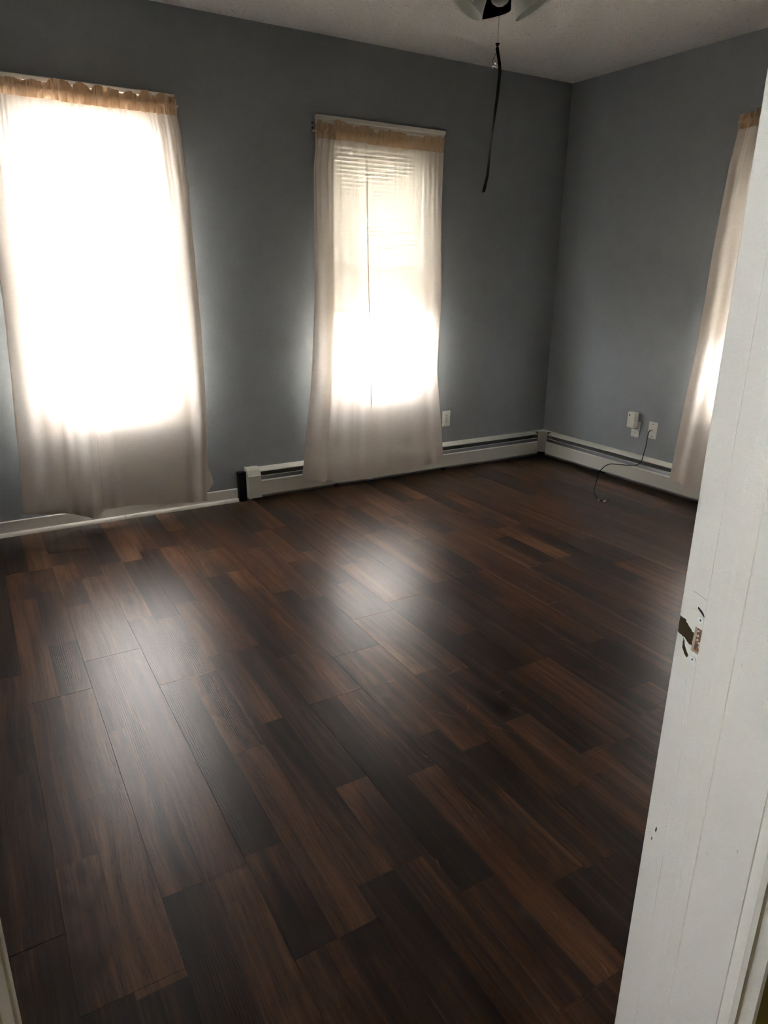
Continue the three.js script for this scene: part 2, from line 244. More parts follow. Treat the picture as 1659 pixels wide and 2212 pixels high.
function floorTextures(c0) {                                            // eleven boards' width, the whole room's length
  const N = 2048, X0 = S0 + (c0 - 2) * BW, W = 11 * BW, L = 3.8;
  const col = new Uint8Array(N * N * 4), bmp = new Uint8Array(N * N * 4);
  for (let iy = 0; iy < N; iy++) {
    const z = (iy + 0.5) / N * L;
    let last = -1, ta = 0, tb = 0, at = 0, sd = 0;
    for (let ix = 0; ix < N; ix++) {
      const xs = X0 + (ix + 0.5) / N * W, i = clamp(Math.floor((xs - S0) / (BW / 2)) + 4, 0, 43);
      if (i !== last) { [ta, tb, at, sd] = stripAt(i, z); last = i; }
      const wx = xs + 0.03 * (noise(xs * 5 + sd, z * 3.1 + sd) - 0.5);
      const broad = fbm(wx * 44 + sd * 3, z * 1.3 + sd, 2), mid = fbm(wx * 150 + sd, z * 4.2, 2), fine = noise(wx * 520 + sd, z * 22), cloud = noise(xs * 12 + sd * 2, z * 3.0 + 9 + sd);
      const pore = noise(wx * 900 + 31, z * 60 + sd), burl = smooth(0.62, 0.85, noise(xs * 8 + sd, z * 2.2 + sd * 3)) * Math.sin(18 * fbm(xs * 14 + sd, z * 6, 2));
      const tone = lerp(ta, tb, smooth(0.15, 0.85, at + 0.5 * (noise(wx * 40 + sd, z * 2) - 0.5)));
      let t = 0.52 + tone * 0.80 + (broad - 0.5) * 2.0 + (mid - 0.5) * 1.25 + (fine - 0.5) * 0.8 + (cloud - 0.5) * 1.1 + burl * 0.35 - (pore > 0.82 ? 0.6 : 0);
      const c = ramp(t), hue = (noise(xs * 6 + sd * 5, z * 1.2) - 0.5) * 10;
      const o = (iy * N + ix) * 4;
      col[o] = clamp(c[0] + hue * 0.5, 0, 255); col[o + 1] = clamp(c[1] - hue * 0.12, 0, 255); col[o + 2] = clamp(c[2] - hue * 0.25, 0, 255); col[o + 3] = 255;
      // pressed grain: wavering ridges in some lanes of the board
      const lane = smooth(0.52, 0.72, noise(xs * 14 + 5, z * 0.8 + Math.floor((xs - S0) / BW) * 7));
      const ridge = 0.5 + 0.5 * Math.sin((xs + 0.012 * noise(xs * 1.5 + 40, z * 2.6) + 0.004 * noise(xs * 60, z * 7)) * 2 * Math.PI / 0.0066);
      const b = 0.5 + lane * (ridge - 0.5) * 0.5 * (0.3 + mid) + (fine - 0.5) * 0.22 + (pore - 0.5) * 0.15;
      bmp[o] = bmp[o + 1] = bmp[o + 2] = clamp(b, 0, 1) * 255; bmp[o + 3] = 255;
    }
  }
  for (const [xa, za, xb, zb] of SCRATCH) for (let s = 0; s <= 160; s++) {
    const q = s / 160, z = lerp(za, zb, q) + 0.003 * Math.sin(q * 5 + xa * 9), x = lerp(xa, xb, q) + 0.002 * Math.sin(q * 4) + SKEW * (z - 2);
    const ix = Math.floor((x - X0) / W * N), iy = Math.floor(z / L * N); if (ix < 0 || ix >= N || iy < 0 || iy >= N) continue;
    const o = (iy * N + ix) * 4; if (noise(s * 0.15, xa * 31) > 0.3) { for (const e of [0, 4]) { if (e && (q > 0.55 || q < 0.2)) continue; col[o + e] = 132; col[o + e + 1] = 106; col[o + e + 2] = 84; } }
  }
  const make = (d, srgb) => { const t = new THREE.DataTexture(d, N, N, THREE.RGBAFormat); t.magFilter = THREE.LinearFilter; t.minFilter = THREE.LinearMipmapLinearFilter; t.generateMipmaps = true; if (srgb) t.colorSpace = THREE.SRGBColorSpace; t.needsUpdate = true; return t; };
  return new THREE.MeshPhysicalMaterial({ map: make(col, true), bumpMap: make(bmp, false), bumpScale: 0.0003, roughness: 0.31, specularIntensity: 0.62 });
}
{
  const floor = structGroup('floor', 'dark brown laminate board floor');
  obj('subfloor', bx(RX0 - TH, TH, -0.06, -0.012, -TH, RZ1), M.subfloor, floor);
  const mats = [floorTextures(0), floorTextures(11)];
  for (let c = 0; c < 22; c++) {
    const xs0 = S0 + (c - 2) * BW, mat = mats[c < 11 ? 0 : 1], X0 = S0 + ((c < 11 ? 0 : 11) - 2) * BW;
    const cuts = [0.0]; for (let z = PHASE[c]; z < RZ1; z += BL) if (z > 0.06 && z < RZ1 - 0.06) cuts.push(z); cuts.push(RZ1);
    for (let k = 0; k + 1 < cuts.length; k++) {
      const za = cuts[k] + 0.0002, zb = cuts[k + 1] - 0.0002, g = 0.0002;
      const cx = (xs, z) => clamp(xs - SKEW * (z - 2), RX0, -0.0005);
      const ring = (inset, y) => [[xs0 + g + inset, za + inset], [xs0 + BW - g - inset, za + inset], [xs0 + BW - g - inset, zb - inset], [xs0 + g + inset, zb - inset]].map(([x, z]) => [cx(x, z), y, z, x]);
      const top = ring(0.0004, 0), mid = ring(0, -0.0006), bot = ring(0, -0.011);
      if (top[1][0] - top[0][0] < 0.01) continue;
      const pos = [], uv = [], nor = [];
      const quad = (a, b, c2, d) => {
        const n = V(b[0] - a[0], b[1] - a[1], b[2] - a[2]).cross(V(d[0] - a[0], d[1] - a[1], d[2] - a[2])).normalize();
        for (const q of [a, b, c2, a, c2, d]) { pos.push(q[0], q[1], q[2]); uv.push((q[3] - X0) / (11 * BW), q[2] / 3.8); nor.push(n.x, n.y, n.z); }
      };
      quad(top[3], top[2], top[1], top[0]);
      for (let e = 0; e < 4; e++) { const f = (e + 1) % 4; quad(top[e], top[f], mid[f], mid[e]); quad(mid[e], mid[f], bot[f], bot[e]); }
      const geo = new THREE.BufferGeometry();
      geo.setAttribute('position', new THREE.Float32BufferAttribute(pos, 3)); geo.setAttribute('normal', new THREE.Float32BufferAttribute(nor, 3)); geo.setAttribute('uv', new THREE.Float32BufferAttribute(uv, 2));
      obj('plank', geo, mat, floor);
    }
  }
}

// ------------------------------------------------------------------ windows (built facing +z, then turned onto their wall)
function windowUnit(name, label, [x0, x1, y0, y1], turn) {
  const w = structGroup(name, label, [0, 0, 0], turn);
  const c = 0.11;                                                       // casing boards with a raised outer band
  for (const [a, b] of [[x0 - c, x0], [x1, x1 + c]]) obj('casing', rb(a, b, y0 - 0.02, y1, 0, 0.02, 0.002), M.trim, w);
  obj('casing', rb(x0 - c, x1 + c, y1, y1 + c, 0, 0.022, 0.002), M.trim, w);
  obj('casing_band', rb(x0 - c - 0.004, x1 + c + 0.004, y1 + c - 0.026, y1 + c, 0, 0.032, 0.005), M.trim, w);
  obj('casing_bead', rb(x0 - c, x1 + c, y1 + c - 0.05, y1 + c - 0.038, 0, 0.027, 0.004), M.trim, w);
  obj('stool', rb(x0 - c + 0.01, x1 + c - 0.01, y0 - 0.045, y0 - 0.015, -0.05, 0.030, 0.008), M.trim, w);
  obj('apron', rb(x0 - c, x1 + c, y0 - 0.13, y0 - 0.045, 0, 0.017, 0.003), M.trim, w);
  for (const [a, b] of [[x0, x0 + 0.012], [x1 - 0.012, x1]]) obj('jamb_liner', bx(a, b, y0, y1, -TH, 0), M.sash, w);
  obj('jamb_liner', bx(x0, x1, y1 - 0.012, y1, -TH, 0), M.sash, w); obj('jamb_liner', bx(x0, x1, y0, y0 + 0.012, -TH, 0), M.sash, w);
  const m = (y0 + y1) / 2 + 0.06, r = 0.04;
  for (const [lo, hi, za, zb] of [[y0 + 0.012, m, -0.085, -0.055], [m - 0.035, y1 - 0.012, -0.12, -0.09]]) {
    const s = new THREE.Group(); s.name = 'sash'; w.add(s);
    obj('stile', rb(x0 + 0.012, x0 + 0.012 + r, lo, hi, za, zb), M.sash, s); obj('stile', rb(x1 - 0.012 - r, x1 - 0.012, lo, hi, za, zb), M.sash, s);
    obj('rail', rb(x0 + 0.012 + r, x1 - 0.012 - r, hi - r, hi, za, zb), M.sash, s); obj('rail', rb(x0 + 0.012 + r, x1 - 0.012 - r, lo, lo + (lo < y0 + 0.1 ? 0.06 : r), za, zb), M.sash, s);
    const pane = new THREE.PlaneGeometry(x1 - x0 - 0.1, hi - lo - 0.06).translate((x0 + x1) / 2, (hi + lo) / 2, (za + zb) / 2);
    obj('pane', pane, M.pane, s);
  }
  return w;
}
windowUnit('window_1', 'tall white sash window behind the brightly lit curtains', WIN[1], 0);
windowUnit('window_2', 'tall white sash window with a half-lowered slatted blind', WIN[2], 0);
windowUnit('window_3', 'white sash window in the wall beside the plug-in unit', WIN[3], -Math.PI / 2);
{
  const w = structGroup('window_4', 'small hall window', [HX0, 0, 0], -Math.PI / 2);     // lights the hall side of the door frame
  for (const [a, b, c, d] of [[4.14, 4.2, 1.44, 2.06], [4.7, 4.76, 1.44, 2.06], [4.2, 4.7, 2.0, 2.06], [4.2, 4.7, 1.44, 1.5]]) obj('casing', rb(a, b, c, d, -0.02, 0, 0.003).translate(0, 0, 0.02), M.trim, w);
  obj('pane', new THREE.PlaneGeometry(0.5, 0.5).translate(4.45, 1.75, -0.05), M.pane, w);
}

// ------------------------------------------------------------------ door frame
{
  const d = structGroup('door_1', 'white painted door frame with a worn strike plate');
  const { x0, x1, h } = DOOR, zr = 3.6978, zh = 3.836;
  // right jamb board with the latch hole cut through; drawn in z, y and laid on x
  const hole = new THREE.Path(); [[3.7105, 0.943], [3.7235, 0.941], [3.7245, 0.975], [3.7115, 0.977]].forEach(([z, y], i) => i ? hole.lineTo(z, y) : hole.moveTo(z, y)); hole.closePath();
  const js = shapeOf([[zr, 0], [zh, 0], [zh, h], [zr, h]]); js.holes.push(hole);
  // ExtrudeGeometry runs to +z; after the turn that is -x, so shift it to lie in x1 .. x1 + 0.019
  obj('jamb', metreUV(new THREE.ExtrudeGeometry(js, { depth: 0.019, bevelEnabled: false }).rotateY(-Math.PI / 2).translate(x1 + 0.019, 0, 0)), M.trim, d);
  obj('stop', metreUV(new THREE.ExtrudeGeometry(shapeOf([[0.001, 3.7258], [-0.0092, 3.7258], [-0.010, 3.7268], [-0.010, 3.7490], [-0.0085, 3.7560], [-0.0045, 3.7630], [-0.0012, 3.7670], [0.001, 3.7680]].map(([x, z]) => [x1 + x, -z])), { depth: h, bevelEnabled: false }).rotateX(-Math.PI / 2)), M.trim, d);
  obj('jamb', bx(x0 - 0.019, x0, 0, h, zr, zh), M.trim, d);
  obj('stop', rb(x0 - 0.001, x0 + 0.0022, 0, h, 3.7255, 3.757, 0.001), M.trim, d);
  obj('head_jamb', bx(x0 - 0.019, x1 + 0.019, h, h + 0.019, zr, zh), M.trim, d);
  // room-side casing
  obj('casing', rb(x1 + 0.003, x1 + 0.105, 0, h + 0.1, 3.684, 3.6970, 0.0018), M.trim, d);
  obj('casing', rb(x0 - 0.105, x0 - 0.003, 0, h + 0.1, 3.684, 3.6970, 0.0018), M.trim, d);
  obj('casing', rb(x0 - 0.003, x1 + 0.003, h + 0.003, h + 0.1, 3.684, 3.6970, 0.0018), M.trim, d);
  // hall-side casing: a bead, a hollow and an outer band
  const prof = (s) => [[0.004, 0], [0.004, 0.013], [0.010, 0.018], [0.016, 0.013], [0.020, 0.010], [0.036, 0.011], [0.043, 0.016], [0.050, 0.022], [0.060, 0.022], [0.066, 0.017], [0.066, 0]].map(([a, b]) => [s * a, -(zh + b)]);
  obj('casing', metreUV(new THREE.ExtrudeGeometry(shapeOf(prof(1)), { depth: h + 0.06, bevelEnabled: false }).rotateX(-Math.PI / 2).translate(x1, 0, 0)), M.trim, d);
  obj('casing', metreUV(new THREE.ExtrudeGeometry(shapeOf(prof(-1)), { depth: h + 0.06, bevelEnabled: false }).rotateX(-Math.PI / 2).translate(x0, 0, 0)), M.trim, d);
  obj('casing', rb(x0 - 0.066, x1 + 0.066, h + 0.004, h + 0.07, zh, zh + 0.018, 0.004), M.trim, d);
  // strike plate: a painted-over tongue with two screws, worn to bare metal round the latch hole
  const sp = new THREE.Group(); sp.name = 'strike_plate'; d.add(sp); sp.userData.label = 'painted strike plate worn to brown metal around the latch hole';
  const ragged = (pts, j = 0.0007) => pts.flatMap(([z, y], i) => { const [z2, y2] = pts[(i + 1) % pts.length], n = Math.max(1, Math.round(Math.hypot(z2 - z, y2 - y) / 0.0016)); return Array.from({ length: n }, (_, k) => k ? [lerp(z, z2, k / n) + (rnd() - 0.5) * j, lerp(y, y2, k / n) + (rnd() - 0.5) * j * 1.6] : [z, y]); });
  const lay = (pts, x, t, m, name, parent = sp) => obj(name, metreUV(new THREE.ExtrudeGeometry(shapeOf(pts), { depth: t, bevelEnabled: false }).rotateY(-Math.PI / 2).translate(x, 0, 0)), m, parent);
  // paint fill patches above and below the plate
  lay([[3.6975, 0.999], [3.7235, 0.995], [3.7245, 1.015], [3.700, 1.021]], x1, 0.0009, M.trim, 'filler_patch');
  const plate = shapeOf([[3.6975, 0.995], [3.703, 0.999], [3.713, 0.998], [3.7225, 0.992], [3.7245, 0.987], [3.7245, 0.921], [3.706, 0.926], [3.6985, 0.936]]);
  const ph = new THREE.Path(); [[3.7105, 0.943], [3.7235, 0.941], [3.7245, 0.975], [3.7115, 0.977]].forEach(([z, y], i) => i ? ph.lineTo(z, y) : ph.moveTo(z, y)); ph.closePath(); plate.holes.push(ph);
  obj('plate', metreUV(new THREE.ExtrudeGeometry(plate, { depth: 0.0015, bevelEnabled: false }).rotateY(-Math.PI / 2).translate(x1, 0, 0)), M.trim, sp);
  // bare metal: the worn band between the edge and the hole, and the curl below it
  lay(ragged([[3.6978, 0.9775], [3.7005, 0.976], [3.7025, 0.9735], [3.7062, 0.971], [3.7075, 0.9685], [3.7108, 0.968], [3.7105, 0.9495], [3.7068, 0.95], [3.7025, 0.9535], [3.6978, 0.957]]), x1 - 0.0015, 0.0004, M.bareMetal, 'bare_metal');
  lay(ragged([[3.6978, 0.955], [3.6995, 0.9525], [3.7005, 0.947], [3.7028, 0.943], [3.7062, 0.9375], [3.7085, 0.9335], [3.7065, 0.9305], [3.7020, 0.9345], [3.6985, 0.941]]), x1 - 0.0015, 0.0004, M.bareMetal, 'bare_metal');
  lay(ragged([[3.7105, 1.0035], [3.7160, 1.0005], [3.7215, 0.994], [3.7205, 0.9925], [3.7150, 0.998], [3.7105, 1.001]]), x1 - 0.0009, 0.0004, M.slot, 'paint_crack');
  lay(ragged([[3.6855, 0.980], [3.6975, 0.977], [3.698, 0.952], [3.6855, 0.957]]), x1 + 0.0031, 0.0004, M.bareMetal, 'bare_metal');
  const rust = dataTex(128, (u, v) => { const a = fbm(u * 9, v * 9, 3), b = fbm(u * 22 + 40, v * 22, 2); return a > 0.62 ? [196, 188, 172] : b > 0.55 ? [104, 62, 30] : a < 0.4 ? [66, 74, 92] : [140, 96, 54]; }, { srgb: true });
  obj('latch_recess', bx(x1 + 0.004, x1 + 0.018, 0.937, 0.981, 3.708, 3.727), std({ map: rep(rust, 0.03), roughness: 0.8 }), sp);
  for (const [z, y] of [[3.7175, 0.9885], [3.7155, 0.9325]]) {
    const s = obj('screw', cyl(0.0042, 0.0042, 0.0016, 0, 0, 0, 18).rotateZ(Math.PI / 2).translate(x1 - 0.0022, y, z), M.sash, sp);
    obj('screw_cross', [bx(x1 - 0.0032, x1 - 0.0029, y - 0.0018, y + 0.0018, z - 0.0004, z + 0.0004), bx(x1 - 0.0032, x1 - 0.0029, y - 0.0004, y + 0.0004, z - 0.0018, z + 0.0018)], M.slot, s);
  }
  // old paint: chips and drips
  const chip = (z, y, a, b, m, nm = 'paint_chip') => lay([[z - a, y - b * 0.4], [z + a * 0.2, y - b], [z + a, y + b * 0.3], [z, y + b]], x1 - 0.0001, 0.0006, m, nm, d);
  chip(3.703, 0.655, 0.0013, 0.005, M.bareMetal); chip(3.6985, 0.636, 0.0007, 0.003, M.bareMetal);
  obj('paint_drip', tube([[x1, 0.902, 3.7095], [x1, 0.89, 3.711], [x1, 0.86, 3.7115], [x1, 0.845, 3.711]], 0.0009, 16, 6), M.sash, d);
  obj('paint_drip', tube([[x1, 0.843, 3.7145], [x1, 0.836, 3.7165]], 0.0013, 6, 6), M.sash, d);
  for (let k = 0; k < 10; k++) chip(3.702 + 0.12 * rnd(), 0.25 + 1.05 * rnd(), 0.0008 + 0.0008 * rnd(), 0.001 + 0.002 * rnd(), M.trim, 'paint_nib');
}

// ------------------------------------------------------------------ baseboards
function baseboard(name, x0, x1, turn, pos, label) {
  const b = structGroup(name, label, pos, turn);
  obj('board', along([[0, 0], [0, 0.083], [0.006, 0.084], [0.013, 0.080], [0.014, 0]], x0, x1), M.trim, b);
  const q = [[0.014, 0.0]]; for (let k = 0; k <= 6; k++) { const a = k / 6 * Math.PI / 2; q.push([0.014 + 0.017 * Math.cos(a), 0.022 * Math.sin(a)]); }
  if (name === 'baseboard_back') { obj('quarter_round', along(q, x0, -3.298), M.trim, b); obj('quarter_round', along(q, -3.296, x1), M.trim, b); } else obj('quarter_round', along(q, x0, x1), M.trim, b);
  return b;
}
baseboard('baseboard_back', RX0, -2.60, 0, [0, 0, 0], 'white baseboard under the brightly lit window');
baseboard('baseboard_left', 0.04, RZ1, Math.PI / 2, [RX0, 0, RZ1 + 0.04], 'white baseboard of the side wall');
baseboard('baseboard_front', 0, 3.18, Math.PI, [-0.01, 0, RZ1], 'white baseboard right of the doorway');

// ------------------------------------------------------------------ baseboard heaters
function heater(label, x0, x1, turn, pos, capLeft) {
  const h = thing('baseboard_heater', label, 'heater', pos, turn);
  obj('back_panel', along([[0.001, 0.03], [0.004, 0.03], [0.004, 0.203], [0.001, 0.203]], x0, x1), M.galvanizedShade, h, 'bare metal inner back panel, darkened to stand for shade in the slots');
  obj('hood', along(sheet([[0.049, 0.185], [0.050, 0.188], [0.045, 0.192], [0.014, 0.2035], [0.001, 0.205]].reverse(), 0.0022), x0, x1), M.heater, h);
  obj('damper', along(sheet([[0.030, 0.152], [0.047, 0.1555], [0.050, 0.154]], 0.0018), x0, x1), M.heater, h);
  obj('damper_flap', along(sheet([[0.049, 0.154], [0.054, 0.131]], 0.0012), x0, x1), M.fin, h, 'dull grey metal flap');
  obj('front_panel', along(sheet([[0.046, 0.129], [0.060, 0.132], [0.0655, 0.127], [0.0655, 0.042], [0.060, 0.0335], [0.052, 0.034]], 0.0016), x0, x1), M.heater, h);
  obj('heating_pipe', cyl(0.011, 0.011, x1 - x0, 0, 0, 0, 14).rotateZ(Math.PI / 2).translate((x0 + x1) / 2, 0.085, 0.028), M.fin, h);
  const fins = []; for (let x = x0 + 0.05; x < x1 - 0.05; x += 0.02) fins.push(new THREE.BoxGeometry(0.0006, 0.06, 0.036).translate(x, 0.085, 0.026));
  obj('heating_fins', fins, M.fin, h).userData.kind = 'stuff';
  for (let x = x0 + 0.55; x < x1 - 0.2; x += 0.9) obj('bracket', [bx(x, x + 0.02, 0.012, 0.034, 0.004, 0.058), bx(x, x + 0.02, 0, 0.012, 0.004, 0.03)], M.galvanizedShade, h);
  if (capLeft) {
    const e = obj('end_cap', [along([[0, 0.022], [0, 0.214], [0.03, 0.212], [0.052, 0.200], [0.066, 0.172], [0.0705, 0.165], [0.0705, 0.022]], x0 - 0.085, x0)], M.heater, h);
    obj('cap_lip', along(sheet([[0.0715, 0.020], [0.0715, 0.166], [0.053, 0.202], [0.031, 0.2145], [0.001, 0.2165]], 0.0014), x0 - 0.086, x0 - 0.078), M.heater, e);
  }
  return h;
}
heater('long white baseboard heater under the window with the slatted blind', -2.46, -0.112, 0, [0, 0, 0], true);
heater('long white baseboard heater below the plug-in unit and cable plate', 0.112, 3.3, -Math.PI / 2, [0, 0, 0], false);
{
  const c = thing('heater_corner_cover', 'white sheet metal corner cover joining the two baseboard heaters', 'heater cover', [0, 0, 0]);
  // an upright strip across the corner and a flat cap on top
  const a = [-0.104, 0.040], b = [-0.040, 0.104];                       // strip ends in x, z
  const u = shapeOf([[0.003, 0.045], [0.064, 0.045], [0.072, 0.209], [-0.005, 0.209]]);
  const g = new THREE.ExtrudeGeometry(u, { depth: 0.0016, bevelEnabled: false }).rotateY(-Math.PI / 4).translate(-0.0955, 0, 0.0485);
  obj('upright_strip', metreUV(g), M.heater, c);
  const cap = new THREE.ExtrudeGeometry(shapeOf([[0, 0], [-0.16, 0], [-0.15, -0.016], [-0.098, -0.047], [-0.045, -0.100], [-0.016, -0.15], [0, -0.16]]), { depth: 0.002, bevelEnabled: false }).rotateX(-Math.PI / 2).translate(-0.001, 0.2075, 0.001);
  obj('cap_plate', metreUV(cap), M.heater, c);
  obj('corner_post', bx(-0.04, -0.004, 0.0, 0.2, 0.004, 0.04), M.galvanizedShade, c, 'bare metal post behind the strip, darkened to stand for shade in the gaps');
}
tag(obj('black_block', rb(-2.597, -2.5465, 0.0, 0.192, 0.001, 0.035, 0.002), M.block), 'black block beside the heater end cap', 'board');  // near-black box between the baseboard end and the heater

// ------------------------------------------------------------------ outlets, plates, plug-in unit, cable
function plateShape(p, w = 0.07, h = 0.114) { return obj('cover_plate', rb(-w / 2, w / 2, -h / 2, h / 2, 0.0005, 0.0055, 0.004, 3), M.plastic, p); }
function receptacle(p, y) {
  const s = new THREE.Shape(); for (let k = 0; k <= 32; k++) { const a = k / 32 * 2 * Math.PI, x = 0.0172 * Math.cos(a), yy = clamp(0.0172 * Math.sin(a), -0.0140, 0.0140); k ? s.lineTo(x, yy + y) : s.moveTo(x, yy + y); }
  const f = obj('receptacle', new THREE.ExtrudeGeometry(s, { depth: 0.0025, bevelEnabled: true, bevelSize: 0.0006, bevelThickness: 0.0006, bevelSegments: 2 }).translate(0, 0, 0.005), M.plastic, p);
  obj('slot', bx(-0.0075, -0.0052, y - 0.0012, y + 0.0085, 0.0078, 0.0084), M.slot, f); obj('slot', bx(0.0052, 0.0072, y - 0.0002, y + 0.0078, 0.0078, 0.0084), M.slot, f);
  obj('ground_hole', cyl(0.0029, 0.0029, 0.0006, 0, 0, 0, 14).rotateX(Math.PI / 2).translate(0, y - 0.0075, 0.0081), M.slot, f);
}
const dot = (p, name, x, y, z, r, m) => obj(name, cyl(r, r, 0.0012, 0, 0, 0, 16).rotateX(Math.PI / 2).translate(x, y, z), m, p);
{
  const o = thing('power_outlet', 'white power outlet between the second window and the room corner', 'outlet', [-0.979, 0.385, 0]);
  plateShape(o); receptacle(o, 0.0195); receptacle(o, -0.0195); dot(o, 'screw', 0, 0, 0.0056, 0.0026, M.screw);
}
{
  const o = thing('power_outlet', 'white power outlet half hidden behind the plug-in unit', 'outlet', [0, 0.380, 0.909], -Math.PI / 2);
  plateShape(o); receptacle(o, 0.0195); receptacle(o, -0.0195); dot(o, 'screw', 0, 0, 0.0056, 0.0026, M.screw);
}
{
  const o = thing('plug_in_unit', 'white plug-in unit with a dark round spot pushed into the outlet', 'plug-in unit', [0, 0.446, 0.902], -Math.PI / 2);
  obj('housing', new RoundedBoxGeometry(0.066, 0.113, 0.042, 4, 0.008).translate(0, 0, 0.036), M.plastic, o);
  obj('plug_base', rb(-0.02, 0.02, -0.052, 0.0, 0.0092, 0.018, 0.002), M.plastic, o);
  dot(o, 'sensor_spot', -0.014, 0.034, 0.0573, 0.0062, M.darkSpot);
  for (const [x, y, r] of [[-0.012, -0.012, 0.0022], [-0.006, -0.018, 0.0018], [-0.012, -0.041, 0.0035], [-0.004, -0.043, 0.0028]]) dot(o, 'worn_mark', x, y, 0.0572, r, std({ color: 0xb9b09c, roughness: 0.5 }));
}
{
  const o = thing('cable_wall_plate', 'white cable wall plate with two screws', 'wall plate', [0, 0.397, 1.051], -Math.PI / 2);
  plateShape(o); dot(o, 'screw', 0, 0.0415, 0.0058, 0.0033, M.screw); dot(o, 'screw', 0, -0.0415, 0.0058, 0.0033, M.screw);
  obj('jack', cyl(0.0048, 0.0048, 0.012, 0, 0, 0, 12).rotateX(Math.PI / 2).translate(0, 0.0, 0.0115), M.brass, o);
}
{
  const c = thing('coaxial_cable', 'black coaxial cable hanging from the wall plate onto the floor', 'cable');
  obj('jacket', tube([[-0.018, 0.397, 1.050], [-0.035, 0.393, 1.049], [-0.045, 0.36, 1.050], [-0.042, 0.30, 1.044], [-0.050, 0.25, 1.042], [-0.074, 0.218, 1.055], [-0.082, 0.19, 1.055], [-0.088, 0.155, 1.02], [-0.092, 0.14, 0.955], [-0.10, 0.128, 0.87], [-0.112, 0.112, 0.80], [-0.15, 0.075, 0.775], [-0.22, 0.035, 0.81], [-0.32, 0.008, 0.885], [-0.44, 0.004, 0.99], [-0.515, 0.004, 1.085], [-0.545, 0.004, 1.14], [-0.535, 0.004, 1.165], [-0.49, 0.004, 1.158], [-0.473, 0.004, 1.150]], 0.0034, 200, 10), M.black, c);
  obj('connector', cyl(0.0052, 0.0052, 0.018, 0, 0, 0, 10).rotateX(Math.PI / 2).translate(-0.018, 0.397, 1.0505).rotateY(0), M.brass, c, 'metal screw connector');
  obj('end_connector', [cyl(0.0055, 0.0055, 0.022, 0, 0, 0, 10).rotateZ(Math.PI / 2).rotateY(1.0).translate(-0.557, 0.0056, 1.135), cyl(0.0048, 0.0048, 0.026, 0, 0, 0, 10).rotateZ(Math.PI / 2).rotateY(0.1).translate(-0.535, 0.005, 1.168)], M.brass, c, 'pale metal end connectors');
}
for (const [y, which] of [[2.214, 'upper'], [2.189, 'lower']]) tag(obj('wall_screw', [cyl(0.005, 0.005, 0.005, 0, 0, 0, 12).rotateX(Math.PI / 2).translate(-2.024, y, 0.0025)], M.black), which + ' one of two small black screws in the wall beside the second window', 'screw', 'screws beside the second window');

// ------------------------------------------------------------------ curtains
function gridSheet(nu, nv, f) {                         // f(u, v) -> [x, y, z, uvx, uvy]
  const pos = [], uv = [], idx = [];
  for (let j = 0; j <= nv; j++) for (let i = 0; i <= nu; i++) { const p = f(i / nu, j / nv); pos.push(p[0], p[1], p[2]); uv.push(p[3] ?? p[0], p[4] ?? p[1]); }
  for (let j = 0; j < nv; j++) for (let i = 0; i < nu; i++) { const a = j * (nu + 1) + i, b = a + 1, c = a + nu + 1, d = c + 1; idx.push(a, c, b, b, c, d); }
  const g = new THREE.BufferGeometry(); g.setAttribute('position', new THREE.Float32BufferAttribute(pos, 3)); g.setAttribute('uv', new THREE.Float32BufferAttribute(uv, 2)); g.setIndex(idx); g.computeVertexNormals(); return g;
}
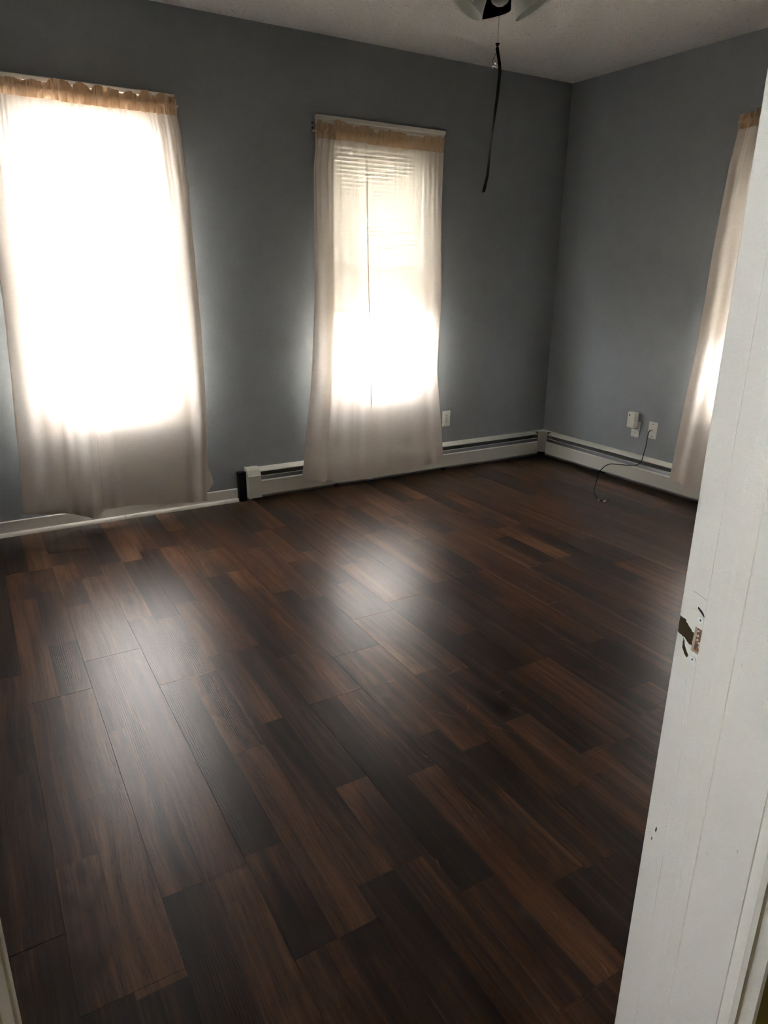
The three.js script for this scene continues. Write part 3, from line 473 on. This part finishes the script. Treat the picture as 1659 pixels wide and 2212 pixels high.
// o: left and right edge as [y, x] tables, hem height over u, gathers along the rod, wide folds below
function curtain(o, label, group, turn = 0) {
  const c = thing('curtain', label, 'curtain', [0, 0, 0], turn, group);
  const xl = table(o.left), xr = table(o.right), yTop = o.yTop, sd = o.seed;
  const puck = (u, y) => {                               // small gathers fade out below the rod, wide folds grow
    const w = xr(yTop) - xl(yTop), a = smooth(yTop - 0.75, yTop, y), tight = o.tight ? 1 + 1.2 * (1 - smooth(o.tight[0], o.tight[1], u)) : 1;
    const g = Math.sin(2 * Math.PI * (u * w * 17 + 1.1 * noise(u * 7 + sd, 1) + sd)) * 0.6 + Math.sin(2 * Math.PI * (u * w * 29 + noise(u * 9, sd))) * 0.4;
    const f = o.folds.reduce((s, [at, half, amp, pow = 1]) => s + amp * Math.exp(-(((u - at - (o.lean ?? 0) * (yTop - y)) / half) ** 2)) * lerp(0.5, 1, smooth(yTop, 0.3, y) ** pow), 0);
    return 0.0055 * a * a * g * tight + f + 0.006 * (noise(u * 5 + sd, y * 2.3 + sd) - 0.5);
  };
  const hang = (y) => lerp(o.z1, o.z0, smooth(0.2, yTop, y));
  const point = (u, y) => [lerp(xl(y), xr(y), u), y, hang(y) + puck(u, y)];
  obj('cloth', gridSheet(110, 90, (u, v) => { const y = lerp(yTop, o.hem(u), v); const p = point(u, y); return [...p, lerp(0, xr(1) - xl(1), u) * 1.15 + sd, y]; }), M.cloth, c);
  obj('hem', gridSheet(110, 5, (u, v) => { const y = lerp(o.hem(u) + o.hemH, o.hem(u) + 0.001, v); const p = point(u, y); return [p[0], p[1], p[2] - 0.0025, u * 0.6 + sd, y]; }), M.cloth, c);
  for (const e of o.sides) obj('side_hem', gridSheet(3, 90, (u, v) => { const uu = e ? 1 - u * 0.02 : u * 0.03, y = lerp(yTop, o.hem(uu), v); const p = point(uu, y); return [p[0], p[1], p[2] - 0.002, u * 0.02 + sd, y]; }), M.cloth, c);
  // the shirred heading round the rod: front and back sheet with a ruffle above
  const dense = o.dense ?? (() => 1);
  const ruffle = (u, side) => {                         // humps of uneven width with pinched valleys between
    const s = u * (xr(yTop) - xl(yTop)), q = s * 11.5 + 0.9 * noise(s * 7 + sd * 3 + side, 4.2) + sd + side * 0.3, m = Math.pow(Math.abs(Math.sin(q * Math.PI)), 0.55), tall = 0.45 + 0.55 * TAB[(Math.floor(q) * 37 + Math.floor(sd * 100)) & 65535];
    return o.yRod + 0.014 + (o.yRuffle - o.yRod - 0.010) * m * tall;
  };
  const band = (side) => gridSheet(200, 18, (u, v) => {
    const top = ruffle(u, side), y = lerp(top, yTop - 0.001, v), atRod = Math.exp(-(((y - o.yRod) / 0.010) ** 2));
    const w = (xr(yTop) - xl(yTop)), s = u * w, k = Math.sin(2 * Math.PI * (s * 26 + 0.9 * noise(s * 13 + sd, 2 + side))) * 0.6 + Math.sin(2 * Math.PI * (s * 61 + noise(s * 30, sd))) * 0.35 + (noise(s * 70 + sd, y * 45 + side) - 0.5) * 0.9;
    const out = 0.0095 + (1 - atRod) * 0.0105 * k * dense(u) * (y > o.yRod ? 1.1 : 0.75) + (y > o.yRod + 0.012 ? 0.006 * noise(s * 30, sd) : 0);
    return [lerp(xl(yTop), xr(yTop), u) + 0.003 * k * Math.sin(Math.PI * u), y, o.zRod + side * Math.max(0.006, out), s * 1.6, y];
  });
  obj('heading', [band(1), band(-1)], M.heading, c, 'shirred cream heading on the rod, tinted tan for light filtered by its layers');
  return c;
}
const seg = (...pts) => (u) => { for (let i = 1; i < pts.length; i++) if (u <= pts[i][0]) return lerp(pts[i - 1][1], pts[i][1], (u - pts[i - 1][0]) / (pts[i][0] - pts[i - 1][0])); return pts[pts.length - 1][1]; };
const BASE = { yRod: 2.197, zRod: 0.070, z0: 0.074, z1: 0.125, hemH: 0.06 };
{
  // brightly lit window
  curtain({ ...BASE, sides: [0], yTop: 2.158, yRuffle: 2.252, seed: 1.3, left: [[2.16, -3.738], [1.1, -3.779], [0.77, -3.795], [0.44, -3.812], [0.1, -3.838]], right: [[2.16, -3.40], [1.2, -3.405], [0.1, -3.425]],
    hem: seg([0, 0.148], [0.5, 0.118], [0.86, 0.070], [1, 0.104]), folds: [[0.3, 0.09, 0.012], [0.62, 0.06, -0.014], [0.86, 0.07, 0.026, 0.6]] },
  'cream sheer curtain over the brightest window, hanging on the side with the low pointed hem', 'curtains of the brightest window');
  const r = curtain({ ...BASE, sides: [1], z0: 0.068, z1: 0.108, yTop: 2.154, yRuffle: 2.248, seed: 5.7, left: [[2.16, -3.3985], [1.2, -3.401], [0.1, -3.421]], right: [[2.16, -2.836], [2.08, -2.823], [1.8, -2.80], [1.1, -2.789], [0.56, -2.797], [0.3, -2.812], [0.06, -2.828]],
    hem: seg([0, 0.104], [0.27, 0.104], [0.6, 0.082], [1, 0.062]), folds: [[0.12, 0.05, 0.012], [0.85, 0.05, 0.014], [0.95, 0.03, -0.01]], tight: [1, 1.01], dense: (u) => u > 0.72 ? 1.7 : 1 },
  'cream sheer curtain over the brightest window, with a corner of its hem folded outwards', 'curtains of the brightest window');
  obj('folded_corner', gridSheet(6, 10, (u, v) => { const y = lerp(0.318, 0.112, v), w = v < 0.75 ? v / 0.75 * 0.042 : lerp(0.042, 0.0, (v - 0.75) / 0.25 * 0.9); return [-2.818 + u * (w + 0.008), y, 0.060 + 0.01 * u, u, y]; }), M.cloth, r);
  // window with the blind
  curtain({ ...BASE, sides: [0, 1], z1: 0.130, yTop: 2.128, yRod: 2.165, yRuffle: 2.232, seed: 9.1, left: [[2.13, -2.033], [1.98, -2.054], [1.28, -2.071], [0.767, -2.115], [0.42, -2.165], [0.125, -2.203]], right: [[2.13, -1.694], [1.28, -1.690], [0.05, -1.679]],
    hem: seg([0, 0.124], [0.3, 0.082], [0.55, 0.076], [1, 0.052]), folds: [[0.2, 0.09, 0.016], [0.36, 0.045, -0.02, 1.4], [0.62, 0.08, 0.014], [0.82, 0.06, -0.008]], tight: [0.28, 0.38], dense: (u) => u < 0.38 ? 1.9 : 1 },
  'cream sheer curtain over the blind, tightly gathered and flaring wide at the heater end cap', 'curtains of the window with the blind');
  curtain({ ...BASE, sides: [1], z0: 0.068, z1: 0.116, yTop: 2.124, yRod: 2.163, yRuffle: 2.226, seed: 13.9, left: [[2.13, -1.6925], [1.28, -1.687], [0.05, -1.676]], right: [[2.12, -1.14], [1.83, -1.14], [1.28, -1.123], [0.75, -1.146], [0.54, -1.125], [0.115, -1.074]],
    hem: seg([0, 0.094], [0.62, 0.074], [1, 0.116]), folds: [[0.2, 0.08, 0.006], [0.55, 0.1, 0.008], [0.82, 0.06, 0.014, 2]], dense: (u) => u < 0.5 ? 1.4 : 0.6 },
  'cream sheer curtain over the blind, hanging nearly flat on the side of the power outlet', 'curtains of the window with the blind');
  // window in the right wall
  const B3 = { ...BASE, yRod: 2.213, z0: 0.078, z1: 0.105 };
  curtain({ ...B3, sides: [0], yTop: 2.176, yRuffle: 2.266, seed: 17.2, left: [[2.19, 1.404], [2.0, 1.380], [1.5, 1.366], [1.03, 1.362], [0.55, 1.333], [0.13, 1.309]], right: [[2.18, 1.86], [0.1, 1.88]],
    hem: seg([0, 0.126], [1, 0.09]), folds: [[0.10, 0.05, -0.010], [0.22, 0.06, 0.018], [0.5, 0.08, -0.01], [0.75, 0.06, 0.014]], dense: () => 1.6 },
  'cream sheer curtain in the wall of the plug-in unit, next to the cable wall plate', 'curtains of the right wall', -Math.PI / 2);
  curtain({ ...B3, sides: [1], z0: 0.072, yTop: 2.172, yRuffle: 2.262, seed: 21.5, left: [[2.19, 1.868], [1.0, 1.875], [0.1, 1.89]], right: [[2.18, 2.29], [0.1, 2.32]],
    hem: seg([0, 0.1], [1, 0.12]), folds: [[0.3, 0.06, 0.012], [0.7, 0.07, 0.014]] },
  'cream sheer curtain in the right wall, hidden by the door frame', 'curtains of the right wall', -Math.PI / 2);
}
function rod(label, x0, x1, y, turn) {
  const r = thing('curtain_rod', label, 'curtain rod', [0, 0, 0], turn);
  obj('bar', rb(x0, x1, y - 0.006, y + 0.006, 0.0675, 0.0725, 0.002), M.rod, r);
  for (const x of [x0, x1]) obj('return', rb(x - 0.003, x + 0.003, y - 0.006, y + 0.006, 0.033, 0.0725, 0.002), M.rod, r);
}
rod('flat white curtain rod across the brightest window', -3.746, -2.8285, 2.197, 0);
rod('flat white curtain rod across the window with the blind', -2.0405, -1.1325, 2.164, 0);
rod('flat white curtain rod in the right wall', 1.3965, 2.298, 2.213, -Math.PI / 2);

// ------------------------------------------------------------------ slatted blinds
function blind(label, x0, x1, yT, yB, turn) {
  const b = thing('slatted_blind', label, 'blind', [0, 0, 0], turn, 'slatted window blinds');
  const z = -0.030;
  obj('headrail', rb(x0, x1, yT - 0.028, yT, z - 0.014, z + 0.014), M.sash, b);
  const slat = gridSheet(1, 4, (u, v) => { const s = v - 0.5, a = 1.34; return [lerp(x0, x1, u), s * 0.025 * Math.sin(a), s * 0.025 * Math.cos(a) * -1 + 0.0016 * (1 - 4 * s * s)]; });
  for (let y = yT - 0.042; y > yB + 0.018; y -= 0.0236) { const m = obj('slat', slat, M.slat, b); m.position.set(0, y, z); m.rotation.x = (rnd() - 0.5) * 0.05; }
  obj('bottom_rail', rb(x0, x1, yB - 0.008, yB + 0.008, z - 0.012, z + 0.012), M.sash, b);
  for (const k of [0.14, 0.86]) obj('ladder_cord', cyl(0.0007, 0.0007, yT - yB, lerp(x0, x1, k), (yT + yB) / 2, z + 0.0135, 6), M.sash, b);
}
blind('white slatted blind lowered to below the middle of the second window', -1.883, -1.221, 2.136, 1.155, 0);
blind('white slatted blind in the right wall window', 1.509, 2.171, 2.136, 1.06, -Math.PI / 2);

// ------------------------------------------------------------------ ceiling fan
{
  const f = thing('ceiling_fan', 'ceiling fan with black blades and frosted white glass lamp shades', 'ceiling fan', [-2.172, 0, 1.85]);
  obj('canopy', new THREE.LatheGeometry([[0.0, 2.668], [0.07, 2.668], [0.068, 2.64], [0.045, 2.605], [0.014, 2.598], [0, 2.598]].map(([r, y]) => new THREE.Vector2(r, y)), 32), M.fanWhite, f);
  obj('motor_housing', new THREE.LatheGeometry([[0, 2.61], [0.014, 2.61], [0.02, 2.565], [0.09, 2.55], [0.125, 2.52], [0.125, 2.475], [0.10, 2.45], [0.055, 2.442], [0.05, 2.40], [0.058, 2.385], [0.052, 2.355], [0.038, 2.330], [0.028, 2.308], [0.014, 2.299], [0, 2.297]].map(([r, y]) => new THREE.Vector2(r, y)), 40), M.fanWhite, f);
  const yaw0 = 0.64;
  for (let k = 0; k < 5; k++) {
    const a = yaw0 + k * 2 * Math.PI / 5, g = new THREE.Group(); g.name = 'blade'; f.add(g); g.rotation.y = -a; g.position.y = 2.432;
    const s = new THREE.Shape(); s.moveTo(-0.050, -0.17); s.lineTo(0.050, -0.17); s.lineTo(0.068, -0.53); s.quadraticCurveTo(0.068, -0.565, 0.04, -0.57); s.quadraticCurveTo(0, -0.58, -0.04, -0.57); s.quadraticCurveTo(-0.068, -0.565, -0.068, -0.53); s.closePath();
    // shape y runs outward; after the turn the blade points to -z
    const bl = obj('blade_board', new THREE.ExtrudeGeometry(s, { depth: 0.006, bevelEnabled: false }).rotateX(-Math.PI / 2).scale(1, 1, -1), M.blade, g); bl.scale.z = 1; bl.rotation.z = 0.2;
    obj('blade_iron', rb(-0.022, 0.022, 0.0, 0.008, -0.22, -0.09, 0.003), M.fanWhite, g);
  }
  const shade = new THREE.LatheGeometry([[0.018, 0.0], [0.026, -0.004], [0.034, -0.02], [0.045, -0.05], [0.054, -0.085], [0.063, -0.108], [0.066, -0.114], [0.064, -0.114], [0.060, -0.107], [0.051, -0.084], [0.042, -0.05], [0.031, -0.02], [0.02, -0.006]].map(([r, y]) => new THREE.Vector2(r, y)), 36);
  for (const side of [-1, 1]) {
    const lx = Math.cos(0.546), lz = Math.sin(0.546), o = 0.058 * side;
    const g = new THREE.Group(); g.name = 'lamp_arm'; f.add(g); g.position.set(o * lx, 2.388, o * lz); g.rotation.y = -0.546;
    const axis = side * 0.54;
    obj('socket', cyl(0.02, 0.022, 0.035, 0, 0.012, 0, 18).rotateZ(axis), M.fanWhite, g);
    obj('glass_shade', shade.clone().rotateZ(axis), M.frosted, g);
  }
  const beads = []; for (let y = 2.296; y > 2.172; y -= 0.0036) beads.push(new THREE.SphereGeometry(0.0014, 6, 5).translate(0, y, 0));
  obj('pull_chain', beads, M.chain, f).userData.kind = 'stuff';
}
{
  const C = V(-2.172, 0, 1.85), R = V(0.854, 0, 0.52);                  // R: across the hanging ribbon
  const r = thing('black_ribbon', 'long thin black ribbon tied to the fan pull chain', 'ribbon', [C.x, 0, C.z]);
  const off = table([[2.165, 0], [2.12, 0.011], [2.09, 0.014], [2.02, 0.010], [1.91, 0.0], [1.82, -0.007], [1.75, -0.011], [1.69, -0.023]]);
  const twist = table([[2.165, 0.3], [2.05, 0.2], [1.96, 0.6], [1.90, 0.95], [1.82, 0.8], [1.75, 0.5], [1.69, 0.0]]);
  obj('tail', gridSheet(2, 60, (u, v) => { const y = lerp(2.168, 1.69, v), w = 0.0125 * (u - 0.5), a = twist(y), o = off(y); return [R.x * (o + w * Math.cos(a)) + R.z * w * Math.sin(a), y + (v === 1 ? (u - 0.5) * 0.004 : 0), R.z * (o + w * Math.cos(a)) - R.x * w * Math.sin(a), u, v]; }), M.ribbon, r);
  obj('knot', [new THREE.SphereGeometry(0.006, 12, 8).scale(1, 1.3, 1).translate(0, 2.166, 0), new THREE.ConeGeometry(0.009, 0.014, 8).rotateX(Math.PI).translate(0, 2.176, 0)], M.ribbon, r);
  const p = thing('crystal_pendant', 'small clear crystal pendant in a dark wire loop on the fan chain', 'pendant', [C.x, 0, C.z]);
  const loop = []; for (let k = 0; k <= 24; k++) { const t = k / 24 * 2 * Math.PI, w = 0.013 * Math.sin(t) * Math.pow(Math.sin(t / 2), 1.0), y = 2.158 - 0.026 * (1 - Math.cos(t)); const s = -0.009 * (1 - Math.cos(t)) / 2 + w; loop.push([R.x * s, y, R.z * s]); }
  obj('wire_loop', tube(loop, 0.0009, 60, 6), M.black, p);
  obj('crystal', new THREE.IcosahedronGeometry(0.0105, 1).translate(-0.009 * R.x, 2.113, -0.009 * R.z), M.crystal, p);
}
renderer.render(scene, camera);
